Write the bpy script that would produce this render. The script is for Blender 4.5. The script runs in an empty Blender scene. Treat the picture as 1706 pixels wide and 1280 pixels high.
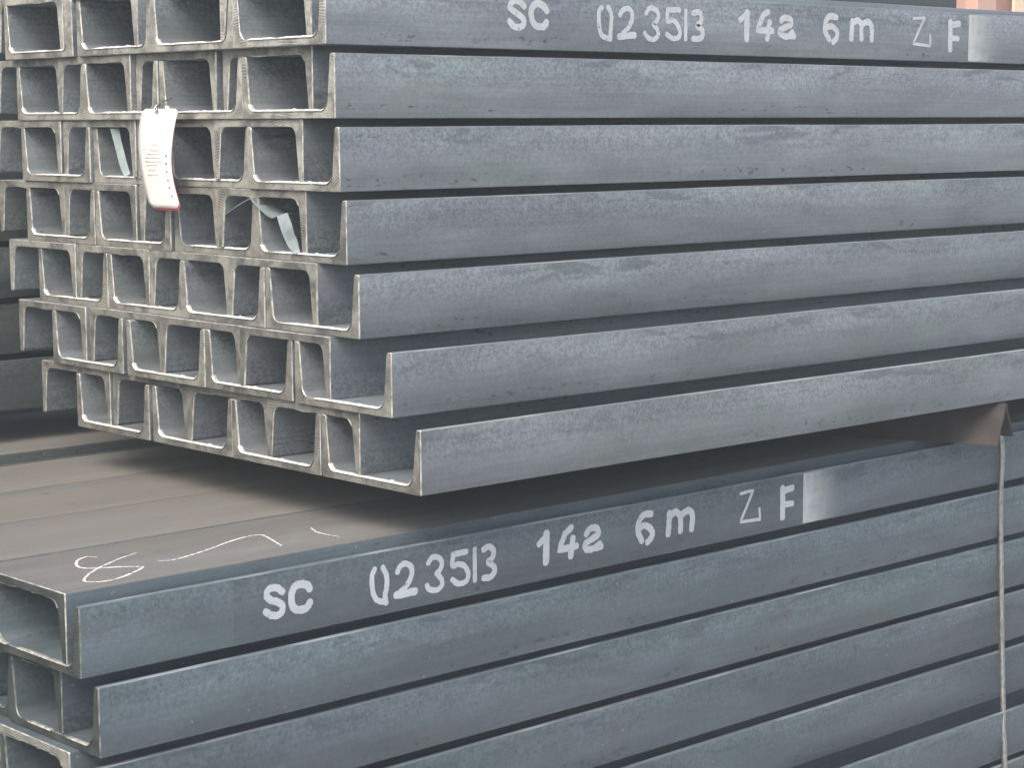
import bpy, bmesh, math, random
from mathutils import Matrix, Vector, noise
random.seed(11)

scene = bpy.context.scene
R = math.radians

# ------------------------------------------------------------------ camera
cam_data = bpy.data.cameras.new("camera")
cam = bpy.data.objects.new("camera", cam_data)
scene.collection.objects.link(cam)
cam_data.sensor_width = 36.0
cam_data.lens = 71.736
cam_data.clip_start = 0.02
cam_data.clip_end = 500.0
right, upv, back = Vector((0.738563, -0.674174, -0.003792)), Vector((0.088463, 0.091333, 0.991883)), Vector((-0.668356, -0.732903, 0.127095))
M = Matrix((( right.x, upv.x, back.x, 0), (right.y, upv.y, back.y, 0), (right.z, upv.z, back.z, 0.3168), (0, 0, 0, 1)))
cam.matrix_world = M
scene.camera = cam
scene.render.resolution_x = 1024
scene.render.resolution_y = 769

# ------------------------------------------------------------------ light
SUN_TO = Vector((-0.58, -0.24, 0.72)).normalized()      # towards the sun: over the cut ends
world = bpy.data.worlds.new("World")
scene.world = world
world.use_nodes = True
wn = world.node_tree
bg = wn.nodes["Background"]
sky = wn.nodes.new("ShaderNodeTexSky")
sky.sky_type = 'NISHITA'
sky.sun_disc = False
sky.sun_elevation = math.asin(SUN_TO.z)
sky.sun_rotation = math.atan2(SUN_TO.x, SUN_TO.y)
sky.dust_density = 6.0
wn.links.new(sky.outputs[0], bg.inputs[0])
bg.inputs[1].default_value = 0.15
sun_data = bpy.data.lights.new("sun", 'SUN')
sun_data.energy = 0.75
sun_data.angle = R(30)
sun_data.color = (1.0, 0.95, 0.86)
sun = bpy.data.objects.new("sun", sun_data)
scene.collection.objects.link(sun)
sun.rotation_euler = SUN_TO.to_track_quat('Z', 'Y').to_euler()
scene.view_settings.view_transform = 'Standard'
scene.view_settings.look = 'None'
scene.view_settings.gamma = 1.0
scene.view_settings.use_curve_mapping = False
scene.view_settings.exposure = 1.08
scene.cycles.max_bounces = 6
scene.cycles.diffuse_bounces = 3
scene.cycles.glossy_bounces = 2
scene.cycles.volume_bounces = 0
scene.cycles.transparent_max_bounces = 6

# ------------------------------------------------------------------ measured layout (metres)
# each row: z of the underside, (x of cut end, y of right edge) for the web-down and the web-up channels
UPPER = [
    (0.3857, [(1.0938, 1.4387), (1.0945, 1.579), (1.0957, 1.7193), (1.0937, 1.8652)], [(1.0938, 1.4598), (1.1067, 1.6001), (1.0944, 1.7422), (1.0935, 1.8825), (1.1014, 2.0228)]) ,
    (0.3212, [(1.0997, 1.4346), (1.1008, 1.5757), (1.0993, 1.7168), (1.1018, 1.8571)], [(1.1077, 1.4771), (1.1062, 1.6261), (1.0999, 1.7665), (1.1041, 1.9068)]) ,
    (0.2567, [(1.1034, 1.434), (1.1066, 1.5743), (1.1087, 1.7146), (1.104, 1.8549)], [(1.1034, 1.4874), (1.107, 1.6277), (1.1047, 1.768), (1.1037, 1.9118)]) ,
    (0.1922, [(1.1066, 1.4293), (1.1101, 1.5696), (1.1073, 1.7124), (1.1063, 1.8527)], [(1.1066, 1.4885), (1.1081, 1.6288), (1.1071, 1.7736), (1.1074, 1.9139)]) ,
    (0.1277, [(1.1046, 1.4106), (1.1037, 1.5513), (1.1077, 1.6916), (1.1069, 1.8319)], [(1.1046, 1.4717), (1.1078, 1.612), (1.1068, 1.7523), (1.1055, 1.8926)]) ,
    (0.0632, [(1.0995, 1.3601), (1.1008, 1.506), (1.0995, 1.6463), (1.1005, 1.7959)], [(1.0995, 1.4469), (1.1019, 1.5872), (1.1054, 1.7275), (1.1009, 1.8678)]) ,
    (-0.0013, [(1.104, 1.3271), (1.1032, 1.4678), (1.1039, 1.6081), (1.1035, 1.7546)], [(1.104, 1.4112), (1.1084, 1.5515), (1.1096, 1.6918), (1.1063, 1.8321)]) ,
]

# strokes of the stencilled lettering: glyph, stroke width, points (along channel, above its underside)
LETTERS = [
    ('S', 0.00432, [(0.1944, 0.0382), (0.1883, 0.0424), (0.1808, 0.0427), (0.1774, 0.0382), (0.1814, 0.0334), (0.1905, 0.0298), (0.1941, 0.0251), (0.1912, 0.0201), (0.1836, 0.0199), (0.1762, 0.024)]) ,
    ('C', 0.00476, [(0.2229, 0.0357), (0.2187, 0.0406), (0.2094, 0.0418), (0.2038, 0.036), (0.2036, 0.0263), (0.2089, 0.0209), (0.2183, 0.0204), (0.223, 0.0252)]) ,
    ('Q', 0.00365, [(0.294, 0.0422), (0.2902, 0.0363), (0.2906, 0.0248), (0.2941, 0.0155), (0.3015, 0.0122), (0.3055, 0.0126)]) ,
    ('Q', 0.00365, [(0.3023, 0.0424), (0.3068, 0.0352), (0.307, 0.025), (0.3051, 0.0174), (0.3059, 0.01)]) ,
    ('2', 0.00374, [(0.3191, 0.0355), (0.322, 0.0401), (0.3285, 0.0417), (0.335, 0.0374), (0.3358, 0.0307), (0.3301, 0.0228), (0.3216, 0.0169)]) ,
    ('2', 0.00482, [(0.3166, 0.0148), (0.3394, 0.0155)]) ,
    ('3', 0.00352, [(0.3548, 0.038), (0.3596, 0.0429), (0.3672, 0.0417), (0.371, 0.0363), (0.369, 0.0299), (0.3646, 0.0272), (0.3699, 0.0224), (0.371, 0.0163), (0.365, 0.0124), (0.3564, 0.0145), (0.353, 0.0189)]) ,
    ('5', 0.00385, [(0.4008, 0.0422), (0.384, 0.042)]) ,
    ('5', 0.00369, [(0.3848, 0.0416), (0.3835, 0.0319), (0.3913, 0.0322), (0.3991, 0.0283), (0.4025, 0.0203), (0.399, 0.0141), (0.3901, 0.014), (0.3834, 0.0188)]) ,
    ('B', 0.00345, [(0.4106, 0.043), (0.4104, 0.013)]) ,
    ('B', 0.00416, [(0.4209, 0.0407), (0.428, 0.0424), (0.4335, 0.0378), (0.4321, 0.0315), (0.4273, 0.0282), (0.4332, 0.0237), (0.4348, 0.0183), (0.4298, 0.0141), (0.4207, 0.0144)]) ,
    ('1', 0.00433, [(0.4911, 0.0356), (0.4998, 0.0416)]) ,
    ('1', 0.00567, [(0.501, 0.0446), (0.5005, 0.0165)]) ,
    ('4', 0.00456, [(0.5344, 0.0459), (0.5263, 0.041), (0.5177, 0.0263), (0.5415, 0.0265)]) ,
    ('4', 0.00507, [(0.5359, 0.0354), (0.5328, 0.0174)]) ,
    ('a', 0.00459, [(0.5535, 0.0358), (0.5587, 0.0407), (0.5677, 0.0401), (0.5709, 0.0347), (0.5626, 0.0308), (0.5528, 0.0271), (0.5548, 0.0212), (0.5652, 0.0208), (0.573, 0.0245)]) ,
    ('a', 0.00445, [(0.5673, 0.0212), (0.5756, 0.0215)]) ,
    ('6', 0.00474, [(0.6456, 0.0437), (0.6336, 0.0442), (0.6266, 0.0368), (0.6261, 0.0278), (0.6321, 0.0182)]) ,
    ('6', 0.00473, [(0.6292, 0.0322), (0.6364, 0.0336), (0.6452, 0.028), (0.6463, 0.0211), (0.6392, 0.016)]) ,
    ('m', 0.00531, [(0.6716, 0.041), (0.6701, 0.0197)]) ,
    ('m', 0.00496, [(0.6733, 0.0385), (0.6811, 0.0409), (0.6873, 0.035), (0.6875, 0.0201)]) ,
    ('m', 0.00499, [(0.6901, 0.0372), (0.6994, 0.0404), (0.7055, 0.0345), (0.7039, 0.0197)]) ,
    ('Z', 0.00238, [(0.7794, 0.047), (0.799, 0.0479), (0.7887, 0.0318), (0.7793, 0.0171), (0.8108, 0.0158), (0.8097, 0.0277)]) ,
    ('F', 0.00562, [(0.8473, 0.0444), (0.848, 0.0124)]) ,
    ('F', 0.00487, [(0.8492, 0.0411), (0.864, 0.0425)]) ,
    ('F', 0.00451, [(0.8508, 0.0259), (0.8634, 0.0263)]) ,
]

ZP = 0.0645          # height of one interlocked row
LW = 0.0114          # the lower bundle lies slightly askew of the upper one

# ------------------------------------------------------------------ node helpers
def mat(name):
    m = bpy.data.materials.new(name)
    m.use_nodes = True
    nt = m.node_tree
    return m, nt, nt.nodes["Principled BSDF"]

class N:
    def __init__(s, nt): s.nt = nt
    def new(s, t, **kw):
        n = s.nt.nodes.new(t)
        for k, v in kw.items(): setattr(n, k, v)
        return n
    def link(s, a, b): s.nt.links.new(a, b)
    def val(s, sock, v):
        if hasattr(v, 'node'): s.link(v, sock)
        else: sock.default_value = v
    def math(s, op, a, b=0.5, c=None, clamp=False):
        n = s.new("ShaderNodeMath", operation=op, use_clamp=clamp)
        s.val(n.inputs[0], a); s.val(n.inputs[1], b)
        if c is not None: s.val(n.inputs[2], c)
        return n.outputs[0]
    def ramp(s, v, a, b, lo=0.0, hi=1.0):
        n = s.new("ShaderNodeMapRange", interpolation_type='SMOOTHSTEP')
        s.val(n.inputs[0], v)
        for i, x in enumerate((a, b, lo, hi)): s.val(n.inputs[i + 1], x)
        return n.outputs[0]
    def mix(s, f, a, b, blend='MIX'):
        n = s.new("ShaderNodeMix", data_type='RGBA', blend_type=blend)
        s.val(n.inputs[0], f)
        for i, x in ((6, a), (7, b)):
            if hasattr(x, 'node'): s.link(x, n.inputs[i])
            else: n.inputs[i].default_value = (x[0], x[1], x[2], 1)
        return n.outputs[2]
    def noise(s, vec, scale, detail=3.0, rough=0.5, dist=0.0):
        n = s.new("ShaderNodeTexNoise")
        s.link(vec, n.inputs["Vector"])
        n.inputs["Scale"].default_value = scale; n.inputs["Detail"].default_value = detail
        n.inputs["Roughness"].default_value = rough; n.inputs["Distortion"].default_value = dist
        return n.outputs[0]
    def coords(s, jitter=True):
        tc = s.new("ShaderNodeTexCoord")
        if not jitter: return tc.outputs["Object"], tc.outputs["Object"]
        oi = s.new("ShaderNodeObjectInfo")
        ad = s.new("ShaderNodeVectorMath", operation='MULTIPLY_ADD')
        s.link(oi.outputs["Random"], ad.inputs[0]); ad.inputs[1].default_value = (37.0, 11.0, 23.0)
        s.link(tc.outputs["Object"], ad.inputs[2])
        return ad.outputs[0], tc.outputs["Object"]
    def stretch(s, vec, x, y, z):
        n = s.new("ShaderNodeVectorMath", operation='MULTIPLY')
        s.link(vec, n.inputs[0]); n.inputs[1].default_value = (x, y, z)
        return n.outputs[0]

def steel(name, base, dusty=0.0, dust_col=(0.143, 0.137, 0.119)):
    """mill-scaled rolled steel: mottled, faintly streaked along its length"""
    m, nt, bs = mat(name); n = N(nt)
    v, raw = n.coords()
    sep = n.new("ShaderNodeSeparateXYZ"); n.link(raw, sep.inputs[0])
    oi = n.new("ShaderNodeObjectInfo")
    big = n.noise(n.stretch(v, 1.6, 9, 9), 2.2, 2)
    tint = n.noise(n.stretch(v, 2.0, 6, 6), 3.1, 2)
    fine = n.noise(v, 300, 2, 0.65, 0.8)
    fine2 = n.noise(v, 150, 2, 0.6, 1.6)
    streak = n.noise(n.stretch(v, 6, 420, 420), 1.0, 2)
    b = base
    col = n.mix(n.ramp(big, 0.35, 0.68), tuple(c * 0.86 for c in b), tuple(c * 1.13 for c in b))
    col = n.mix(n.ramp(tint, 0.50, 0.68, 0, 0.55), col, (b[0] * 1.06, b[1] * 0.96, b[2] * 1.05))
    col = n.mix(n.ramp(tint, 0.46, 0.30, 0, 0.55), col, (b[0] * 0.95, b[1] * 1.05, b[2] * 0.93))
    zz = sep.outputs[2]
    upper = n.ramp(zz, 0.016, 0.048, 0.28, 1.0)                # scale is rougher towards the flange toe
    g = n.math('ADD', n.math('MULTIPLY', fine, 0.55), n.math('MULTIPLY', fine2, 0.45))
    g = n.ramp(g, 0.36, 0.64, -1.0, 1.0)
    g = n.math('MULTIPLY', g, upper)
    lum = n.math('MULTIPLY_ADD', g, 0.27, 1.0)
    st = n.ramp(streak, 0.3, 0.7, -1.0, 1.0)
    lum = n.math('ADD', lum, n.math('MULTIPLY', st, 0.065))
    lum = n.math('ADD', lum, n.math('MULTIPLY_ADD', oi.outputs["Random"], 0.13, -0.065))
    lum = n.math('MULTIPLY', lum, oi.outputs["Alpha"])          # row glare put into the scale colour, plus slight random tone
    lc = n.new("ShaderNodeCombineColor")
    for i in range(3): n.link(lum, lc.inputs[i])
    col = n.mix(1.0, col, lc.outputs[0], 'MULTIPLY')
    cloud = n.noise(n.stretch(v, 4, 18, 18), 1.3, 3, 0.62, 0.6)
    cl = n.new("ShaderNodeCombineColor"); cv = n.ramp(cloud, 0.28, 0.72, 0.87, 1.13)
    for i in range(3): n.link(cv, cl.inputs[i])
    col = n.mix(1.0, col, cl.outputs[0], 'MULTIPLY')
    # brown weathering in a few faint patches
    rs = n.noise(n.stretch(v, 7, 22, 22), 1.1, 2, 0.7)
    col = n.mix(n.ramp(rs, 0.60, 0.74, 0, 0.30), col, (b[0] * 1.15, b[1] * 0.92, b[2] * 0.74))
    # dark grease marks hanging from the toe, pits along the heel
    gm = n.noise(n.stretch(v, 5, 30, 30), 1.7, 3, 0.6, 0.8)
    gmask = n.math('MULTIPLY', n.ramp(gm, 0.56, 0.63), n.ramp(n.math('ADD', zz, n.math('MULTIPLY', gm, 0.03)), 0.052, 0.066))
    col = n.mix(n.math('MULTIPLY', gmask, 0.50), col, (b[0] * .40, b[1] * .42, b[2] * .46))
    pt = n.noise(n.stretch(v, 90, 200, 200), 1.0, 1, 0.7)
    pmask = n.math('MULTIPLY', n.ramp(pt, 0.60, 0.70), n.math('MULTIPLY', n.ramp(zz, 0.003, 0.006), n.ramp(zz, 0.016, 0.010)))
    pmask = n.math('MULTIPLY', pmask, n.ramp(n.noise(n.stretch(v, 4, 4, 4), 1.0, 2), 0.42, 0.58))
    col = n.mix(n.math('MULTIPLY', pmask, 0.75), col, (b[0] * .35, b[1] * .37, b[2] * .40))
    sp = n.ramp(n.noise(v, 210, 1, 0.5), 0.755, 0.80)
    col = n.mix(n.math('MULTIPLY', sp, 0.45), col, (0.36, 0.37, 0.38))
    if dusty:
        d1 = n.noise(n.stretch(v, 1.5, 9, 1), 2.6, 5, 0.6, 0.5)
        d2 = n.noise(n.stretch(v, 6, 60, 1), 2.0, 4, 0.6)
        dm = n.math('MULTIPLY', n.ramp(d1, 0.34, 0.58, 0.30, 1.0), n.ramp(d2, 0.25, 0.62, 0.55, 1.0))
        col = n.mix(n.math('MULTIPLY', dm, dusty), col, dust_col)
        spot = n.noise(n.stretch(v, 26, 60, 1), 1.0, 2, 0.5)
        tn = n.noise(n.stretch(v, 3, 16, 1), 2.0, 3, 0.5)
        col = n.mix(n.ramp(tn, 0.52, 0.66, 0, 0.5 * dusty), col, (0.150, 0.131, 0.112))
        col = n.mix(n.ramp(spot, 0.72, 0.77, 0, 0.75), col, (0.04, 0.036, 0.032))
    n.link(col, bs.inputs["Base Color"])
    bs.inputs["Metallic"].default_value = 0.0 if dusty else 0.22
    rg = n.ramp(big, 0.3, 0.7, 0.46, 0.60)
    if dusty: bs.inputs["Roughness"].default_value = 0.8
    else: n.link(rg, bs.inputs["Roughness"])
    bp = n.new("ShaderNodeBump"); bp.inputs["Strength"].default_value = 0.35; bp.inputs["Distance"].default_value = 0.0010
    n.link(n.noise(v, 240, 1, 0.6), bp.inputs["Height"])
    n.link(bp.outputs[0], bs.inputs["Normal"])
    return m

def cut_end(name, dark, light):
    """sawn or flame-cut end face: patches of tone with runs of tool marks"""
    m, nt, bs = mat(name); n = N(nt)
    v, raw = n.coords()
    oi = n.new("ShaderNodeObjectInfo")
    sep = n.new("ShaderNodeSeparateXYZ"); n.link(v, sep.inputs[0])
    big = n.noise(v, 38, 4, 0.65, 0.4)
    col = n.mix(n.ramp(big, 0.34, 0.62), dark, light)
    ang = n.math('MULTIPLY_ADD', oi.outputs["Random"], 2.4, -0.7)
    s = n.math('ADD', n.math('MULTIPLY', sep.outputs[2], 1.0), n.math('MULTIPLY', sep.outputs[1], ang))
    warp = n.noise(v, 60, 2)
    s = n.math('MULTIPLY_ADD', s, 2500.0, n.math('MULTIPLY', warp, 16.0))
    wv = n.math('SINE', s)
    where = n.ramp(n.noise(v, 34, 2), 0.50, 0.60)
    wm = n.math('MULTIPLY', n.ramp(wv, 0.0, 0.9), where)
    col = n.mix(n.math('MULTIPLY', wm, 0.52), col, tuple(c * 0.34 for c in dark))
    hi = n.math('MULTIPLY', n.ramp(wv, -0.2, -0.9), where)
    col = n.mix(n.math('MULTIPLY', hi, 0.35), col, tuple(min(1, c * 1.5) for c in light))
    gr = n.noise(v, 420, 2, 0.7)
    col = n.mix(n.ramp(gr, 0.45, 0.72, 0, 0.40), col, tuple(c * 0.5 for c in dark))
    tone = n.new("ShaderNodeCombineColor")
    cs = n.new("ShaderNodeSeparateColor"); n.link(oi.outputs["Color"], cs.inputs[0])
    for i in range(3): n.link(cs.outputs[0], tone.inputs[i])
    col = n.mix(1.0, col, tone.outputs[0], 'MULTIPLY')  # per-row glare factor multiplied into the end colour
    n.link(col, bs.inputs["Base Color"])
    bs.inputs["Metallic"].default_value = 0.25
    bs.inputs["Roughness"].default_value = 0.55
    bp = n.new("ShaderNodeBump"); bp.inputs["Strength"].default_value = 0.6; bp.inputs["Distance"].default_value = 0.0005
    n.link(n.noise(v, 420, 1, 0.6), bp.inputs["Height"])
    n.link(bp.outputs[0], bs.inputs["Normal"])
    return m

def plain(name, col, rough=0.6, metal=0.0, var=0.12, scale=60.0):
    m, nt, bs = mat(name); n = N(nt)
    v, raw = n.coords()
    ns = n.noise(v, scale, 4, 0.6)
    c = n.mix(n.ramp(ns, 0.3, 0.7), tuple(x * (1 - var) for x in col), tuple(min(1, x * (1 + var)) for x in col))
    n.link(c, bs.inputs["Base Color"])
    bs.inputs["Roughness"].default_value = rough; bs.inputs["Metallic"].default_value = metal
    return m

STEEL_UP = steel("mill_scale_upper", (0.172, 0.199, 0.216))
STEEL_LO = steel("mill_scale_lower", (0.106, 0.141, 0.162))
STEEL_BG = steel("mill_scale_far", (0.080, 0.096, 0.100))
DUSTY = steel("dusty_web", (0.13, 0.135, 0.135), dusty=0.85)
DUSTY_NEAR = steel("lightly_dusted_web", (0.125, 0.130, 0.131), dusty=0.45, dust_col=(0.150, 0.144, 0.127))
CUT_UP = cut_end("pale_cut_end", (0.115, 0.122, 0.113), (0.32, 0.322, 0.29))
CUT_LO = cut_end("dark_cut_end", (0.024, 0.032, 0.031), (0.060, 0.072, 0.067))  # darker cut ends for the lower stack
CUT_MID = cut_end("dull_cut_end", (0.13, 0.145, 0.135), (0.26, 0.27, 0.245))
EDGE_UP = plain("bright_arris", (0.38, 0.385, 0.35), 0.42, 0.35, 0.50, 110)
EDGE_LO = plain("worn_arris", (0.15, 0.172, 0.163), 0.42, 0.35, 0.6, 100)
BURR = plain("burr_metal", (0.66, 0.66, 0.63), 0.36, 0.15, 0.30, 120)
def toe_mat(name, base, bright):
    """flange toe with sky highlight painted bright in places"""
    m, nt, bs = mat(name); n = N(nt)
    v, raw = n.coords()
    a = n.noise(n.stretch(v, 5, 60, 60), 1.4, 4, 0.65)
    col = n.mix(n.ramp(a, 0.46, 0.66), base, bright)
    n.link(col, bs.inputs["Base Color"])
    bs.inputs["Roughness"].default_value = 0.42; bs.inputs["Metallic"].default_value = 0.3
    return m
TOE_UP = toe_mat("toe_highlight_upper", (0.19, 0.208, 0.220), (0.34, 0.35, 0.355))  # lighter toe: sky highlight put into the colour
TOE_LO = toe_mat("toe_highlight_lower", (0.14, 0.170, 0.188), (0.33, 0.37, 0.40))

# ------------------------------------------------------------------ mesh helpers
def link(o, parent=None):
    scene.collection.objects.link(o)
    if parent is not None: o.parent = parent
    return o

def mesh_obj(name, verts, faces, mats, parent=None, idx=None, smooth=None):
    me = bpy.data.meshes.new(name)
    me.from_pydata([tuple(v) for v in verts], [], faces)
    for m in (mats if isinstance(mats, (list, tuple)) else [mats]): me.materials.append(m)
    if idx: me.polygons.foreach_set("material_index", idx)
    if smooth: me.polygons.foreach_set("use_smooth", smooth if isinstance(smooth, list) else [True] * len(faces))
    me.update()
    return link(bpy.data.objects.new(name, me), parent)

def tag(o, label, cat, group=None, kind=None):
    if label: o["label"] = label
    if cat: o["category"] = cat
    if group: o["group"] = group
    if kind: o["kind"] = kind
    return o

def round_poly(pts, radii, seg):
    out = []; n = len(pts)
    for i, (p, r, s) in enumerate(zip(pts, radii, seg)):
        p = Vector(p); a = (Vector(pts[i - 1]) - p).normalized(); b = (Vector(pts[(i + 1) % n]) - p).normalized()
        th = a.angle(b); t = r / math.tan(th / 2)
        c = p + (a + b).normalized() * (r / math.sin(th / 2))
        p0, p1 = p + a * t, p + b * t
        a0 = math.atan2(p0.y - c.y, p0.x - c.x); a1 = math.atan2(p1.y - c.y, p1.x - c.x)
        d = (a1 - a0 + math.pi) % (2 * math.pi) - math.pi
        for k in range(s + 1):
            q = a0 + d * k / s
            out.append(Vector((c.x + r * math.cos(q), c.y + r * math.sin(q))))
    return out

HT, BW, WD = 0.140, 0.0571, 0.0074          # depth of section, flange width, web thickness
TIP, ROOT = 0.0066, 0.0118                 # flange thickness at toe and at web
PROFILE = round_poly(
    [(0, 0), (HT, 0), (HT, BW), (HT - TIP, BW), (HT - ROOT, WD), (ROOT, WD), (TIP, BW), (0, BW)],
    [0.0012, 0.0012, 0.0010, 0.0026, 0.0090, 0.0090, 0.0026, 0.0010],
    [2, 2, 2, 5, 6, 6, 5, 2])
NP = len(PROFILE)
INNER0, INNER1 = 9, 34      # indices of the inside of the section

def normals2d(ps):
    out = []
    for i, p in enumerate(ps):
        a = (p - ps[i - 1]); b = (ps[(i + 1) % len(ps)] - p)
        na = Vector((a.y, -a.x)).normalized(); nb = Vector((b.y, -b.x)).normalized()
        out.append((na + nb).normalized())
    return out
PN = normals2d(PROFILE)

def channel_mesh(name, length=6.0, seed=0, wob=0.0006, bow=1.0):
    rnd = random.Random(seed); ph = seed * 1.9
    verts, faces, idx, smooth = [], [], [], []
    # rings: chamfered end, body, far end
    def ring(x, inset, jit):
        s = len(verts)
        for p, nn in zip(PROFILE, PN):
            q = p - nn * inset
            fx = min(1.0, x / 0.25) * bow
            by = 0.0006 * math.sin(x * 4.1 + ph) * fx + 0.0004 * math.sin(x * 9.7 + ph * 2) * fx
            bz = 0.0004 * math.sin(x * 5.3 + ph * 3) * fx * (q.y / BW)
            verts.append((x + rnd.uniform(-jit, jit), q.x + by, q.y + bz))
        return s
    r0 = ring(0.0, 0.0007, 0.0)
    r1 = ring(0.0010, 0.0, 0.0005)
    rings = [r0, r1]
    for k in range(1, 46):
        rings.append(ring(0.08 * k if k <= 36 else 2.88 + 0.3 * (k - 36), rnd.uniform(-wob, wob) * 0.2, 0))
    rings.append(ring(length, 0.0, 0.0))
    for j in range(len(rings) - 1):
        for i in range(NP):
            k = (i + 1) % NP
            faces.append((rings[j] + i, rings[j + 1] + i, rings[j + 1] + k, rings[j] + k))
            web = (0 <= i < 5)
            toe = i in (6, 7, 8, 34, 35, 36)
            idx.append(2 if j == 0 else (3 if web else (4 if toe else 0))); smooth.append(j > 0)
    faces.append(tuple(rings[0] + i for i in range(NP))); idx.append(1); smooth.append(False)
    faces.append(tuple(rings[-1] + i for i in reversed(range(NP)))); idx.append(1); smooth.append(False)
    me = bpy.data.meshes.new(name)
    me.from_pydata(verts, [], faces)
    me.polygons.foreach_set("material_index", idx)
    me.polygons.foreach_set("use_smooth", smooth)
    for _ in range(5): me.materials.append(STEEL_UP)
    me.update()
    bm = bmesh.new(); bm.from_mesh(me); bmesh.ops.recalc_face_normals(bm, faces=bm.faces)
    for e in bm.edges:
        if len(e.link_faces) == 2 and e.calc_face_angle(0) > R(28): e.smooth = False
    bm.to_mesh(me); bm.free()
    return me

def burr_mesh(name, seed, amp, cover, fl=-0.45, material=None):
    """ragged lip of metal left by the saw along the inside of the cut"""
    rnd = random.Random(seed)
    ps = [PROFILE[i % NP] for i in range(INNER0, INNER1 + 1)]
    path = []
    for a, b in zip(ps, ps[1:]):
        L = (b - a).length; k = max(1, int(L / 0.0022))
        for i in range(k): path.append(a.lerp(b, i / k))
    path.append(ps[-1])
    verts, faces = [], []
    prev = None; off = rnd.uniform(0, 50)
    for i, p in enumerate(path):
        t = (path[min(i + 1, len(path) - 1)] - path[max(i - 1, 0)]).normalized()
        nn = Vector((t.y, -t.x))                          # out of the metal, into the opening
        onweb = p.y < 0.012
        u = noise.noise(Vector((off + p.x * 30, off + p.y * 30, 0)))
        f = max(0.0, min(1.0, (u + cover + (0.45 if onweb else fl)) * 3.0))
        if i in (0, len(path) - 1): f = 0.0
        h = amp * f * (0.75 + 0.45 * noise.noise(Vector((off + i * 0.45, 3, 1)))) * rnd.uniform(0.85, 1.12)
        if f > 0.6 and rnd.random() < 0.025: h += 0.0010
        s = len(verts)
        c = p + nn * h; d = p - nn * 0.0006
        verts += [(-0.0012, d.x, d.y), (0.0, c.x, c.y), (0.0030, c.x - nn.x * h * .35, c.y - nn.y * h * .35), (0.0045, d.x, d.y)]
        if prev is not None and (f > 0.02 or pf > 0.02):
            for k in range(3): faces.append((prev + k, s + k, s + k + 1, prev + k + 1))
        prev = s; pf = f
    me = bpy.data.meshes.new(name)
    me.from_pydata(verts, [], faces); me.materials.append(material or BURR); me.update()
    return me

CH = [channel_mesh("channel_section", seed=k) for k in range(8)]
CH_STRAIGHT = channel_mesh("channel_section", seed=9, wob=0.0, bow=0.0)
BURR_UP = [burr_mesh("burr_lip", 20 + k, 0.0013, -0.12 + 0.10 * (k % 3)) for k in range(6)]
BURR_DN = [burr_mesh("burr_lip", 60 + k, 0.0009, -0.75, -0.25) for k in range(4)]
BURR_LO = [burr_mesh("burr_lip", 80 + k, 0.0007, -0.30, -0.45, EDGE_UP) for k in range(4)]

def set_mats(o, mats):
    for k, m in enumerate(mats):
        o.material_slots[k].link = 'OBJECT'
        o.material_slots[k].material = m

def channel(name, x, y, z, up, mats, yaw=0.0, burr=True, roll=0.0, tone=1.0, cut=1.0):
    """up: web underneath, flanges standing; otherwise web on top, flanges hanging. z is the underside"""
    o = bpy.data.objects.new(name, CH[random.randrange(8)])
    link(o)
    if up:
        o.matrix_world = Matrix.Translation((x, y, z)) @ Matrix.Rotation(yaw + 0, 4, 'Z') @ Matrix.Rotation(roll, 4, 'X')
    else:
        o.matrix_world = Matrix.Translation((x, y, z)) @ Matrix.Rotation(yaw, 4, 'Z') @ Matrix.Translation((0, HT, BW)) @ Matrix.Rotation(math.pi, 4, 'X') @ Matrix.Rotation(roll, 4, 'X')
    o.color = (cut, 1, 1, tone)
    set_mats(o, mats)
    if burr:
        b = bpy.data.objects.new("burr", random.choice(burr if burr is not True else (BURR_UP if up else BURR_DN)))
        link(b, o)
    return o

ORD = ["rightmost", "second from right", "third from right", "fourth from right", "fifth from right"]
NTH = ["top", "second", "third", "fourth", "fifth", "sixth", "seventh", "eighth", "ninth"]

# ------------------------------------------------------------------ ground
gm, nt, bs = mat("yard_concrete"); n = N(nt)
v, raw = n.coords(False)
c = n.mix(n.ramp(n.noise(v, 1.3, 6, 0.6), 0.3, 0.7), (0.24, 0.23, 0.21), (0.36, 0.345, 0.32))
c = n.mix(n.ramp(n.noise(v, 40, 4, 0.7), 0.5, 0.75, 0, 0.5), c, (0.16, 0.15, 0.14))
n.link(c, bs.inputs["Base Color"]); bs.inputs["Roughness"].default_value = 0.9
GZ = -0.640
g = mesh_obj("ground", [(-14, -14, GZ), (18, -14, GZ), (18, 16, GZ), (-14, 16, GZ)], [(0, 1, 2, 3)], gm)
tag(g, None, None, kind="structure")

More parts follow.
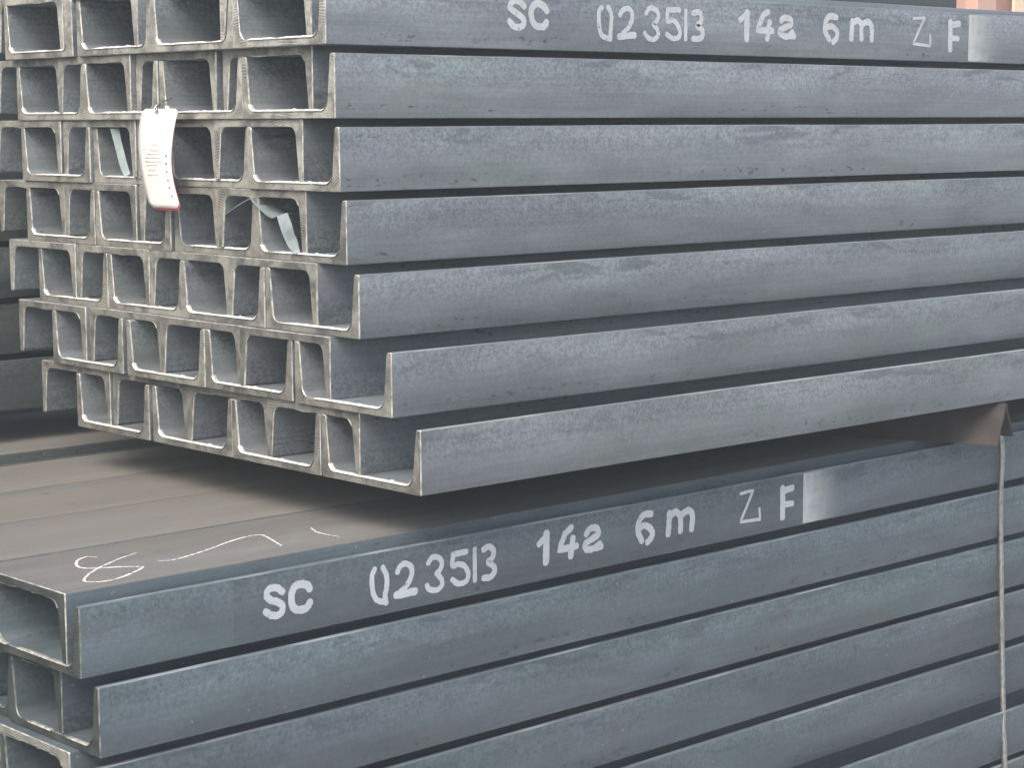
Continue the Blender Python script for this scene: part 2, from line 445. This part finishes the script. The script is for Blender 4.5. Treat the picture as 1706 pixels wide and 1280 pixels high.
# ------------------------------------------------------------------ upper stack
GLARE_U = [1.14, 1.14, 1.10, 1.06, 1.02, 0.97, 0.92]  # veil glare fading down the rows, painted into the steel
CUT_U = [1.20, 1.18, 1.02, 0.92, 0.88, 0.72, 0.70]  # lens glare gradient painted into the cut ends, row by row
GLARE_L = [0.97, 0.97, 0.92, 0.88, 0.84, 0.82, 0.82, 0.82]  # same downward fall of light painted into the lower rows
MU = (STEEL_UP, CUT_UP, EDGE_UP, STEEL_UP, TOE_UP)
upper_first = None
for i, (z, us, ds) in enumerate(UPPER):
    row = "top row" if i == 0 else ("bottom row" if i == 6 else NTH[i] + " row")
    for k, (x, y) in enumerate(us):
        o = channel("steel_channel", x, y, z, True, MU, tone=GLARE_U[i] * random.uniform(.97, 1.03), cut=CUT_U[i] * random.uniform(.85, 1.15))
        lab = f"web-down steel channel, {ORD[k]} in the {row} of the upper stack"
        if i == 0 and k == 0:
            lab = "web-down channel with white stencilled lettering at the top right of the upper stack"
            upper_first = o; o.data = CH_STRAIGHT
            set_mats(o, MU)
        tag(o, lab, "steel channel", "channels of the upper stack")
    for k, (x, y) in enumerate(ds):
        o = channel("steel_channel", x, y, z + WD, False, MU, tone=GLARE_U[i] * random.uniform(.95, 1.05), cut=CUT_U[i] * random.uniform(.85, 1.15))
        tag(o, f"web-up steel channel, {ORD[k]} in the {row} of the upper stack", "steel channel", "channels of the upper stack")

# ------------------------------------------------------------------ lower stack
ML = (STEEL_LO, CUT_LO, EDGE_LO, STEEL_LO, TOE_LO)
LOWER = [  # z, x of ends, y of web-down right edge, y of web-up right edge
    (-0.1105, 0.790, 1.3634, 1.3843),
    (-0.1752, 0.801, 1.3570, 1.4136),
    (-0.2400, 0.792, 1.3575, 1.3890),
    (-0.3046, 0.795, 1.3560, 1.3990),
    (-0.3692, 0.788, 1.3500, 1.3850),
    (-0.4378, 0.793, 1.3330, 1.3800),
    (-0.5024, 0.790, 1.3320, 1.3790),
    (-0.5670, 0.794, 1.3310, 1.3780)]
low_u = low_d = None
for i, (z, x, yu, yd) in enumerate(LOWER):
    row = "top row" if i == 0 else NTH[i] + " row down"
    for k in range(4):
        e = random.uniform(-.003, .006) if k else 0
        o = channel("steel_channel", x + e, yu + k * 0.1412, z, True, ML, yaw=LW, burr=BURR_LO, tone=GLARE_L[i])
        lab = f"web-down steel channel, {ORD[k]} in the {row} of the lower stack"
        if i == 0 and k == 0:
            lab = "web-down channel with white stencilled lettering along the top of the lower stack"; low_u = o
            o.data = CH_STRAIGHT; set_mats(o, ML)
        tag(o, lab, "steel channel", "channels of the lower stack")
        e = random.uniform(-.003, .006) if k else 0
        ms = ((STEEL_LO, CUT_MID, EDGE_UP, STEEL_LO, TOE_LO) if i == 2 else ML) if i else (STEEL_LO, CUT_LO, EDGE_UP, DUSTY if k else DUSTY_NEAR, TOE_LO)
        o = channel("steel_channel", x + e, yd + k * 0.1412 + ((0, .0045, .0065, .0090)[k] if i == 0 else 0), z + WD, False, ms, yaw=LW, burr=BURR_LO, tone=GLARE_L[i])
        lab = f"web-up steel channel, {ORD[k]} in the {row} of the lower stack"
        if i == 0:
            lab = ("grey-brown web-up channel with chalk scrawl on the lower stack", "dusty brown web-up channel beside the chalk-marked one on the lower stack",
                   "dusty brown web-up channel, third from right on top of the lower stack", "dusty brown web-up channel at the left edge of the lower stack top")[k]
            if k == 0: low_d = o
        tag(o, lab, "steel channel", "channels of the lower stack")

# ------------------------------------------------------------------ stacks behind, to the left
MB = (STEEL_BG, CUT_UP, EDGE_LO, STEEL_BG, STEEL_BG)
for i in range(9):
    z = -0.0075 + i * ZP
    y = 2.096 + random.uniform(-.004, .004)
    row = "bottom row" if i == 0 else NTH[i] + " row up"
    for k, (yy, up) in enumerate(((y, True), (y + 0.1412, True), (y + 0.045, False), (y + 0.1862, False))):
        o = channel("steel_channel", -3.06, yy, z + (0 if up else WD), up, MB, burr=False)
        what = ("web-down channel facing the gap", "inner web-down channel", "outer web-up channel", "inner web-up channel")[k]
        tag(o, f"{what}, {row} of the shaded stack behind, at left", "steel channel", "channels of the rear stack")
for i in range(8):
    z = -0.1105 - i * 0.0647
    row = "top row" if i == 0 else NTH[i] + " row"
    for k, (yy, up) in enumerate(((2.008, True), (2.1492, True), (2.2904, True), (2.034, False), (2.1752, False), (2.3164, False))):
        o = channel("steel_channel", -2.75, yy, z + (0 if up else WD), up, MB if i else (STEEL_BG, CUT_UP, EDGE_LO, DUSTY, STEEL_BG), burr=False)
        what = ("outer web-down", "middle web-down", "innermost web-down", "outer web-up", "middle web-up", "innermost web-up")[k]
        tag(o, f"{what} channel, {row} of the low rear stack at left, beyond the gap", "steel channel", "channels of the low rear stack")

# ------------------------------------------------------------------ paint strokes
def smooth_path(pts, n=6):
    P = [Vector(p) for p in pts]
    if len(P) == 2: return [P[0].lerp(P[1], i / 8) for i in range(9)]
    P = [P[0] * 2 - P[1]] + P + [P[-1] * 2 - P[-2]]
    out = []
    for i in range(1, len(P) - 2):
        for k in range(n):
            t = k / n; a, b, c, d = P[i - 1:i + 3]
            out.append(0.5 * ((2 * b) + (c - a) * t + (2 * a - 5 * b + 4 * c - d) * t * t + (3 * b - a - 3 * c + d) * t ** 3))
    out.append(P[-2]); return out

def stroke(pts, w, rnd, n=6, rough=0.10, taper=False, sharp=False):
    """flat brush stroke: outline ribbon with blunt rounded ends; returns 2-d verts and faces"""
    path = smooth_path(pts, n) if not sharp else [Vector(pts[0])] + [Vector(a).lerp(Vector(b), i / 5) for a, b in zip(pts, pts[1:]) for i in range(1, 6)]
    V, F = [], []; m = len(path); prev = None
    ext = [(-0.38, .45), (-0.22, .80)]
    t0 = (path[1] - path[0]).normalized(); t1 = (path[-1] - path[-2]).normalized()
    seq = [(path[0] + t0 * w * e, t0, s) for e, s in ext]
    for i, p in enumerate(path):
        t = (path[min(i + 1, m - 1)] - path[max(i - 1, 0)]).normalized()
        s = 1.0 if not taper else (0.55 + 0.7 * math.sin(math.pi * i / (m - 1)) ** .7 * rnd.uniform(.7, 1.1))
        seq.append((p, t, s))
    seq += [(path[-1] - t1 * w * e, t1, s) for e, s in reversed(ext)]
    for p, t, s in seq:
        nn = Vector((-t.y, t.x)); h = w * 0.5 * s
        k = len(V)
        V.append(p + nn * h * (1 + rnd.uniform(-rough, rough))); V.append(p - nn * h * (1 + rnd.uniform(-rough, rough)))
        if prev is not None: F.append((prev, prev + 1, k + 1, k))
        prev = k
    return V, F

def paint_mat(name, col, wear):
    m, nt, bs = mat(name); n = N(nt)
    v, raw = n.coords()
    a = n.noise(v, 260, 4, 0.7)
    c = n.mix(n.ramp(n.noise(v, 45, 3), 0.3, 0.7), tuple(x * 0.88 for x in col), col)
    n.link(c, bs.inputs["Base Color"]); bs.inputs["Roughness"].default_value = 0.8
    n.link(n.ramp(a, wear - 0.07, wear + 0.07, 0.10, 1.0), bs.inputs["Alpha"])
    return m
PAINT = paint_mat("stencil_paint", (0.47, 0.52, 0.55), 0.33)
PAINT_THIN = paint_mat("thin_stencil_paint", (0.48, 0.52, 0.54), 0.36)
CHALK = paint_mat("chalk", (0.66, 0.65, 0.61), 0.43)

def letters(parent, s_off, s_mul, h_off, material, seed, jit=0.0004):
    rnd = random.Random(seed)
    glyphs = []
    for i, (gch, w, pts) in enumerate(LETTERS):
        if glyphs and glyphs[-1][0] == gch: glyphs[-1][1].append((w, pts))
        else: glyphs.append((gch, [(w, pts)]))
    for gch, strokes in glyphs:
        V, F = [], []
        for j, (w, pts) in enumerate(strokes):
            q = [((s - 0.1741) * s_mul + s_off + rnd.uniform(-jit, jit), h + h_off + rnd.uniform(-jit, jit)) for s, h in pts]
            a, f = stroke(q, w * 1.46, rnd, sharp=(gch in "Z4"))
            b = len(V)
            V += [(p.x, -0.00032 - 0.00004 * j, p.y) for p in a]
            F += [tuple(x + b for x in ff) for ff in f]
        mesh_obj("stencil_letter", V, F, material, parent)
letters(upper_first, 0.2144, 1.037, 0.0015, PAINT_THIN, 5, 0.0009)
letters(low_u, 0.1741, 1.0, 0.0, PAINT, 9)

# added pale sheet, retouch trace not paint, next to each line of lettering
om, nt, bs = mat("retouch_pale"); n = N(nt)
v, raw = n.coords(False)
sep = n.new("ShaderNodeSeparateXYZ"); n.link(raw, sep.inputs[0])
bs.inputs["Base Color"].default_value = (0.52, 0.56, 0.57, 1); bs.inputs["Roughness"].default_value = 0.7
al = n.math('MULTIPLY', n.ramp(sep.outputs[0], -0.015, 0.075, 0.95, 0.0), n.ramp(n.noise(raw, 90, 3), 0.1, 0.7, 0.7, 1.0))
n.link(al, bs.inputs["Alpha"])
for par, s, k in ((low_u, 0.8815, 1.0), (upper_first, 0.949, 0.75)):
    o = mesh_obj("retouch_patch", [(0, 0, 0.0015), (0.10, 0, 0.0015), (0.10, 0, 0.0555), (0, 0, 0.0555)], [(0, 1, 2, 3)], om, par)
    o.location = (s, -0.0003, 0)

# added dark retouch sheet, no mark of the steel, under the lower lettering
bm_, nt, bs = mat("retouch_band"); n = N(nt)
v, raw = n.coords(False)
bs.inputs["Base Color"].default_value = (0.10, 0.105, 0.11, 1); bs.inputs["Roughness"].default_value = 0.75
n.link(n.ramp(n.noise(n.stretch(raw, 4, 1, 30), 1.5, 4, 0.6), 0.3, 0.7, 0.05, 0.20), bs.inputs["Alpha"])
o = mesh_obj("retouch_band", [(0, 0, 0.0015), (0.7365, 0, 0.0015), (0.7365, 0, 0.0555), (0, 0, 0.0555)], [(0, 1, 2, 3)], bm_, low_u)
o.location = (0.1445, -0.00012, 0)

# ------------------------------------------------------------------ chalk scrawl on the web of the lower stack
CH_PTS = [
    ([(0.9125, 1.4763), (0.8816, 1.4614), (0.847, 1.4378), (0.8247, 1.414), (0.8282, 1.4036), (0.8441, 1.4001), (0.8811, 1.4194), (0.8838, 1.429), (0.8633, 1.4427), (0.8491, 1.4524), (0.8497, 1.4677), (0.8616, 1.4851), (0.8738, 1.4911), (0.8781, 1.4841)], 0.0026),
    ([(0.9075, 1.4375), (0.9202, 1.431), (0.9557, 1.4419), (1.0012, 1.4628), (1.031, 1.4685), (1.0333, 1.4565), (1.02, 1.4155)], 0.0024),
    ([(1.0864, 1.4623), (1.0779, 1.4389), (1.08, 1.4123)], 0.0020)]
rnd = random.Random(4)
inv = low_d.matrix_world.inverted()
for j, (pts, w) in enumerate(CH_PTS):
    a, f = stroke(pts, w, rnd, n=5, rough=0.25, taper=True)
    ztop = LOWER[0][0] + WD + BW
    o = mesh_obj("chalk_mark", [(inv @ Vector((p.x, p.y, ztop + 0.0003 + 0.00002 * (i // 2 % 7)))) for i, p in enumerate(a)], f, CHALK, low_d)

# ------------------------------------------------------------------ rusty angle iron between the stacks
rm, nt, bs = mat("rusty_steel"); n = N(nt)
v, raw = n.coords(False)
c = n.mix(n.ramp(n.noise(v, 25, 4, 0.6), 0.3, 0.7), (0.020, 0.0165, 0.015), (0.040, 0.032, 0.028))
c = n.mix(n.ramp(n.noise(v, 160, 3, 0.6), 0.5, 0.7, 0, 0.5), c, (0.028, 0.022, 0.020))
n.link(c, bs.inputs["Base Color"]); bs.inputs["Roughness"].default_value = 0.85
bp = n.new("ShaderNodeBump"); bp.inputs["Strength"].default_value = 0.4; bp.inputs["Distance"].default_value = 0.001
n.link(n.noise(v, 180, 4, 0.7), bp.inputs["Height"]); n.link(bp.outputs[0], bs.inputs["Normal"])
hh = 0.0432; tk = 0.0042; hw = 0.041
sec = [(-hw, 0), (-hw + tk * 1.25, 0), (0, hh - tk * 1.45), (hw - tk * 1.25, 0), (hw, 0), (0.0022, hh - 0.0006), (0, hh), (-0.0022, hh - 0.0006)]
ns = 30; L = 0.78
V, F = [], []
for k in range(ns + 1):
    for (a, b) in sec: V.append((a, L * k / ns, b + 0.0))
q = len(sec)
for k in range(ns):
    for i in range(q):
        j = (i + 1) % q
        F.append((k * q + i, k * q + j, (k + 1) * q + j, (k + 1) * q + i))
F.append(tuple(reversed(range(q)))); F.append(tuple(ns * q + i for i in range(q)))
ang = mesh_obj("angle_iron", V, F, rm)
ang.matrix_world = Matrix.Translation((1.968, 1.322, LOWER[0][0] + WD + BW + 0.0002)) @ Matrix.Rotation(R(21.5), 4, 'Z')
tag(ang, "rusty brown angle iron spacer jutting out between the two stacks, at right", "angle iron")

# ------------------------------------------------------------------ wire rod tied down the side of the lower stack
wm, nt, bs = mat("wire_rod_metal"); n = N(nt)
v, raw = n.coords(False)
c = n.mix(n.ramp(n.noise(n.stretch(v, 300, 300, 90), 1.6, 3, 0.7), 0.36, 0.60), (0.24, 0.25, 0.255), (0.42, 0.43, 0.435))
n.link(c, bs.inputs["Base Color"]); bs.inputs["Roughness"].default_value = 0.30; bs.inputs["Metallic"].default_value = 0.85
bp = n.new("ShaderNodeBump"); bp.inputs["Strength"].default_value = 0.2; bp.inputs["Distance"].default_value = 0.0008
n.link(n.noise(v, 150, 3, 0.6), bp.inputs["Height"]); n.link(bp.outputs[0], bs.inputs["Normal"])

def tube(name, pts, rad, material, parent=None, sides=10, sub=6):
    path = [Vector(p) for p in pts]
    P = [path[0] * 2 - path[1]] + path + [path[-1] * 2 - path[-2]]; cr = []
    for i in range(1, len(P) - 2):
        for k in range(sub):
            t = k / sub; a, b, c, d = P[i - 1:i + 3]
            cr.append(0.5 * ((2 * b) + (c - a) * t + (2 * a - 5 * b + 4 * c - d) * t * t + (3 * b - a - 3 * c + d) * t ** 3))
    cr.append(path[-1]); V, F = [], []
    ref = Vector((1, 0.2, 0.1))
    for i, p in enumerate(cr):
        t = (cr[min(i + 1, len(cr) - 1)] - cr[max(i - 1, 0)]).normalized()
        u = t.cross(ref).normalized(); w = t.cross(u)
        for k in range(sides):
            a = 2 * math.pi * k / sides; V.append(p + (u * math.cos(a) + w * math.sin(a)) * rad)
    for i in range(len(cr) - 1):
        for k in range(sides):
            j = (k + 1) % sides
            F.append((i * sides + k, i * sides + j, (i + 1) * sides + j, (i + 1) * sides + k))
    F.append(tuple(reversed(range(sides)))); F.append(tuple((len(cr) - 1) * sides + k for k in range(sides)))
    return mesh_obj(name, V, F, material, parent, smooth=True)
rod = tube("wire_rod", [(1.86, 1.62, -0.0415), (1.93, 1.48, -0.0415), (2.000, 1.394, -0.0415), (2.026, 1.376, -0.047), (2.0335, 1.371, -0.066), (2.033, 1.3705, -0.13), (2.0305, 1.366, -0.20),
     (2.026, 1.3585, -0.30), (2.019, 1.349, -0.39), (2.0145, 1.342, -0.45), (2.012, 1.340, -0.52), (2.011, 1.3395, -0.60), (2.012, 1.3395, -0.638)], 0.0035, wm)
tag(rod, "grey wire rod hanging down the side of the lower stack below the angle iron", "wire rod")

# ------------------------------------------------------------------ hanging paper tag
TL = [(1.7143, 0.3317), (1.7182, 0.3178), (1.7203, 0.2976), (1.7191, 0.2772), (1.7158, 0.2569), (1.7093, 0.2367)]
TR = [(1.6513, 0.3312), (1.6561, 0.3177), (1.6611, 0.2979), (1.6646, 0.2779), (1.6629, 0.258), (1.6555, 0.2365)]
pl, pr = smooth_path(TL, 6), smooth_path(TR, 6)
m = len(pl)
tagm = plain("tag_card", (0.66, 0.645, 0.62), 0.5, 0, 0.03, 30)
redm = plain("tag_red", (0.52, 0.10, 0.11), 0.55, 0, 0.08, 80)
inkm = plain("tag_ink", (0.28, 0.28, 0.30), 0.7, 0, 0.1, 80)
faint = plain("tag_faint_ink", (0.50, 0.49, 0.48), 0.7, 0, 0.05, 80)
def tag_pt(v, u, off=0.0):
    """v 0..1 down, u 0..1 from left edge to right edge"""
    k = v * (m - 1); i = min(int(k), m - 2); f = k - i
    a = pl[i].lerp(pl[i + 1], f); b = pr[i].lerp(pr[i + 1], f)
    p = a.lerp(b, u)
    bend = 0.0022 * math.sin(v * 2.6 * math.pi / 2) + 0.0015 * math.sin(u * math.pi)
    return Vector((1.0805 - bend - off, p.x, p.y))
def tag_sheet(name, v0, v1, u0, u1, off, th, material, parent, nu=8, nv=24, clip=0.0):
    V, F = [], []
    for s in (0, 1):
        for j in range(nv + 1):
            for i in range(nu + 1):
                u = u0 + (u1 - u0) * i / nu; vv = v0 + (v1 - v0) * j / nv
                if clip:                                    # clipped corners
                    ed = min(1.0, min((vv - v0), (v1 - vv)) / 0.022)
                    cut = clip * (1 - ed) if ed < 1 else 0
                    u = u0 + cut + (u1 - u0 - 2 * cut) * i / nu
                V.append(tag_pt(vv, u, off - s * th))
    q = (nu + 1) * (nv + 1)
    idx = lambda s, j, i: s * q + j * (nu + 1) + i
    for j in range(nv):
        for i in range(nu):
            F.append((idx(0, j, i), idx(0, j + 1, i), idx(0, j + 1, i + 1), idx(0, j, i + 1)))
            F.append((idx(1, j, i), idx(1, j, i + 1), idx(1, j + 1, i + 1), idx(1, j + 1, i)))
    for j in range(nv):
        F.append((idx(0, j, 0), idx(1, j, 0), idx(1, j + 1, 0), idx(0, j + 1, 0)))
        F.append((idx(0, j, nu), idx(0, j + 1, nu), idx(1, j + 1, nu), idx(1, j, nu)))
    for i in range(nu):
        F.append((idx(0, 0, i), idx(0, 0, i + 1), idx(1, 0, i + 1), idx(1, 0, i)))
        F.append((idx(0, nv, i), idx(1, nv, i), idx(1, nv, i + 1), idx(0, nv, i + 1)))
    return mesh_obj(name, V, F, material, parent, smooth=True)
tg = tag_sheet("paper_tag", 0.0, 1.0, 0.0, 1.0, 0.0, 0.0006, tagm, None, clip=0.10)
tag(tg, "white paper tag with red bottom edge hanging over the channel ends", "tag")
tag_sheet("red_backing", 0.03, 1.020, 0.015, 0.99, -0.0009, 0.0008, redm, tg, clip=0.10)
for j, vv in enumerate((0.500, 0.575, 0.650, 0.735, 0.805, 0.880)):
    tag_sheet("print_mark", vv, vv + 0.020, 0.84, 0.885, 0.0003, 0.0001, inkm, tg, nu=1, nv=1)
for j, (vv, a, b) in enumerate(((0.40, .48, .62), (0.445, .18, .24), (0.455, .40, .66), (0.49, .30, .68), (0.525, .22, .72), (0.56, .20, .75), (0.595, .22, .60), (0.64, .30, .52), (0.69, .24, .58))):
    tag_sheet("print_mark", vv, vv + 0.008, a, b, 0.0003, 0.0001, faint, tg, nu=3, nv=1)
hp = tag_pt(0.03, 0.47)
tube("wire_tie", [hp + Vector((0.018, 0.002, 0.012)), hp + Vector((0.003, 0.002, 0.007)), hp + Vector((-0.0018, 0.0022, 0.0018)), hp + Vector((-0.0022, 0.0005, -0.0012)), hp + Vector((-0.0012, -0.0022, 0.0)), hp + Vector((-0.0018, -0.001, 0.0022)), hp + Vector((0.004, 0.0015, 0.0065))], 0.0008, wm, tg, sides=6)

# ------------------------------------------------------------------ torn strips of steel strap caught in the ends
sm, nt, bs = mat("strap_steel"); n = N(nt)
v, raw = n.coords(False)
c = n.mix(n.ramp(n.noise(v, 60, 3), 0.3, 0.7), (0.15, 0.19, 0.195), (0.27, 0.32, 0.325))
n.link(c, bs.inputs["Base Color"]); bs.inputs["Roughness"].default_value = 0.42; bs.inputs["Metallic"].default_value = 0.2
def strip(name, A, B, th, material, parent=None):
    """ribbon between two edges A and B with real thickness"""
    V, F = [], []; k = len(A)
    nn = []
    for i in range(k):
        t = (A[min(i + 1, k - 1)] - A[max(i - 1, 0)]); w = B[i] - A[i]
        nn.append(t.cross(w).normalized())
    for i in range(k):
        V += [A[i], B[i], B[i] + nn[i] * th, A[i] + nn[i] * th]
    for i in range(k - 1):
        for j in range(4):
            a = i * 4 + j; b = i * 4 + (j + 1) % 4
            F.append((a, b, b + 4, a + 4))
    F.append((3, 2, 1, 0)); F.append(tuple((k - 1) * 4 + j for j in range(4)))
    return mesh_obj(name, V, F, material, parent)
ra = smooth_path([(1.6128, 0.2312), (1.5921, 0.2401), (1.5722, 0.2474)], 4)[:-1] + smooth_path([(1.5719, 0.2476), (1.5638, 0.2418), (1.5493, 0.2346), (1.5381, 0.2306), (1.5284, 0.2328)], 5)
A = [Vector((1.1042, p.x, p.y)) for i, p in enumerate(ra)]
B = [a + (Vector((0.0115, 0.016, -0.0008)) if i < 8 else Vector((0.021, 0.004, 0.002))) for i, a in enumerate(A)]
s1 = strip("strap_strip", A, B, 0.0009, sm)
tag(s1, "bent pale strip of strap caught across two cells in the fourth row", "strap")
bl = smooth_path([(1.5287, 0.2326), (1.5235, 0.2218), (1.5173, 0.2122), (1.511, 0.2048), (1.503, 0.1985)], 4)
br = smooth_path([(1.5174, 0.2361), (1.5112, 0.2265), (1.5069, 0.2168), (1.5025, 0.2104), (1.4992, 0.2007)], 4)
strip("torn_end", [Vector((1.1040, p.x, p.y)) for i, p in enumerate(bl)], [Vector((1.1075, p.x, p.y)) for i, p in enumerate(br)], 0.0009, sm, s1)
cl = smooth_path([(1.819, 0.3125), (1.8112, 0.2946), (1.806, 0.2821), (1.8006, 0.2713), (1.7943, 0.2640)], 4)
crr = smooth_path([(1.8088, 0.3125), (1.8043, 0.2988), (1.7995, 0.2874), (1.7951, 0.277), (1.7899, 0.2667)], 4)
s2 = strip("strap_strip", [Vector((1.108, p.x, p.y)) for p in cl], [Vector((1.112, p.x, p.y)) for p in crr], 0.0009, sm)
tag(s2, "pale strip of strap hanging inside a third-row cell left of the paper tag", "strap")

# ------------------------------------------------------------------ something salmon orange far behind, over the top row at right
fm = plain("salmon_paint", (0.60, 0.37, 0.30), 0.6, 0, 0.1, 3)
fc = plain("cream_paint", (0.80, 0.62, 0.42), 0.6, 0, 0.06, 3)
def box(V, F, a, b):
    k = len(V)
    for x in (a[0], b[0]):
        for y in (a[1], b[1]):
            for z in (a[2], b[2]): V.append((x, y, z))
    F += [tuple(k + i for i in f) for f in ((0, 1, 3, 2), (4, 6, 7, 5), (0, 4, 5, 1), (2, 3, 7, 6), (0, 2, 6, 4), (1, 5, 7, 3))]
V, F = [], []
box(V, F, (0, 0, 0), (3.0, 0.20, 0.9))
for k in range(9): box(V, F, (0.1 + k * 0.33, -0.05, 0.04), (0.2 + k * 0.33, 0.0, 0.86))
far = mesh_obj("painted_panel", V, F, fm)
far.location = (5.30, 4.05, 0.35)
tag(far, "salmon orange panel far behind the top right of the upper stack", "panel")
V, F = [], []
box(V, F, (0.62, -0.062, -0.02), (1.6, -0.052, 0.92))
mesh_obj("cream_band", V, F, fc, far)

# ------------------------------------------------------------------ thin volume added to lift the dark gaps, standing for lens veil
hm = bpy.data.materials.new("haze_veil"); hm.use_nodes = True
hn = hm.node_tree; hn.nodes.clear()
out = hn.nodes.new("ShaderNodeOutputMaterial"); pv = hn.nodes.new("ShaderNodeVolumePrincipled")
pv.inputs["Color"].default_value = (0.80, 0.91, 0.97, 1); pv.inputs["Density"].default_value = 0.023; pv.inputs["Anisotropy"].default_value = 0.0
hn.links.new(pv.outputs[0], out.inputs["Volume"])
V, F = [], []
box(V, F, (-14.5, -14.5, GZ - 1.0), (18.5, 16.5, 1.6))
hz = mesh_obj("lens_veil_volume", V, F, hm)
tag(hz, None, None, kind="stuff")
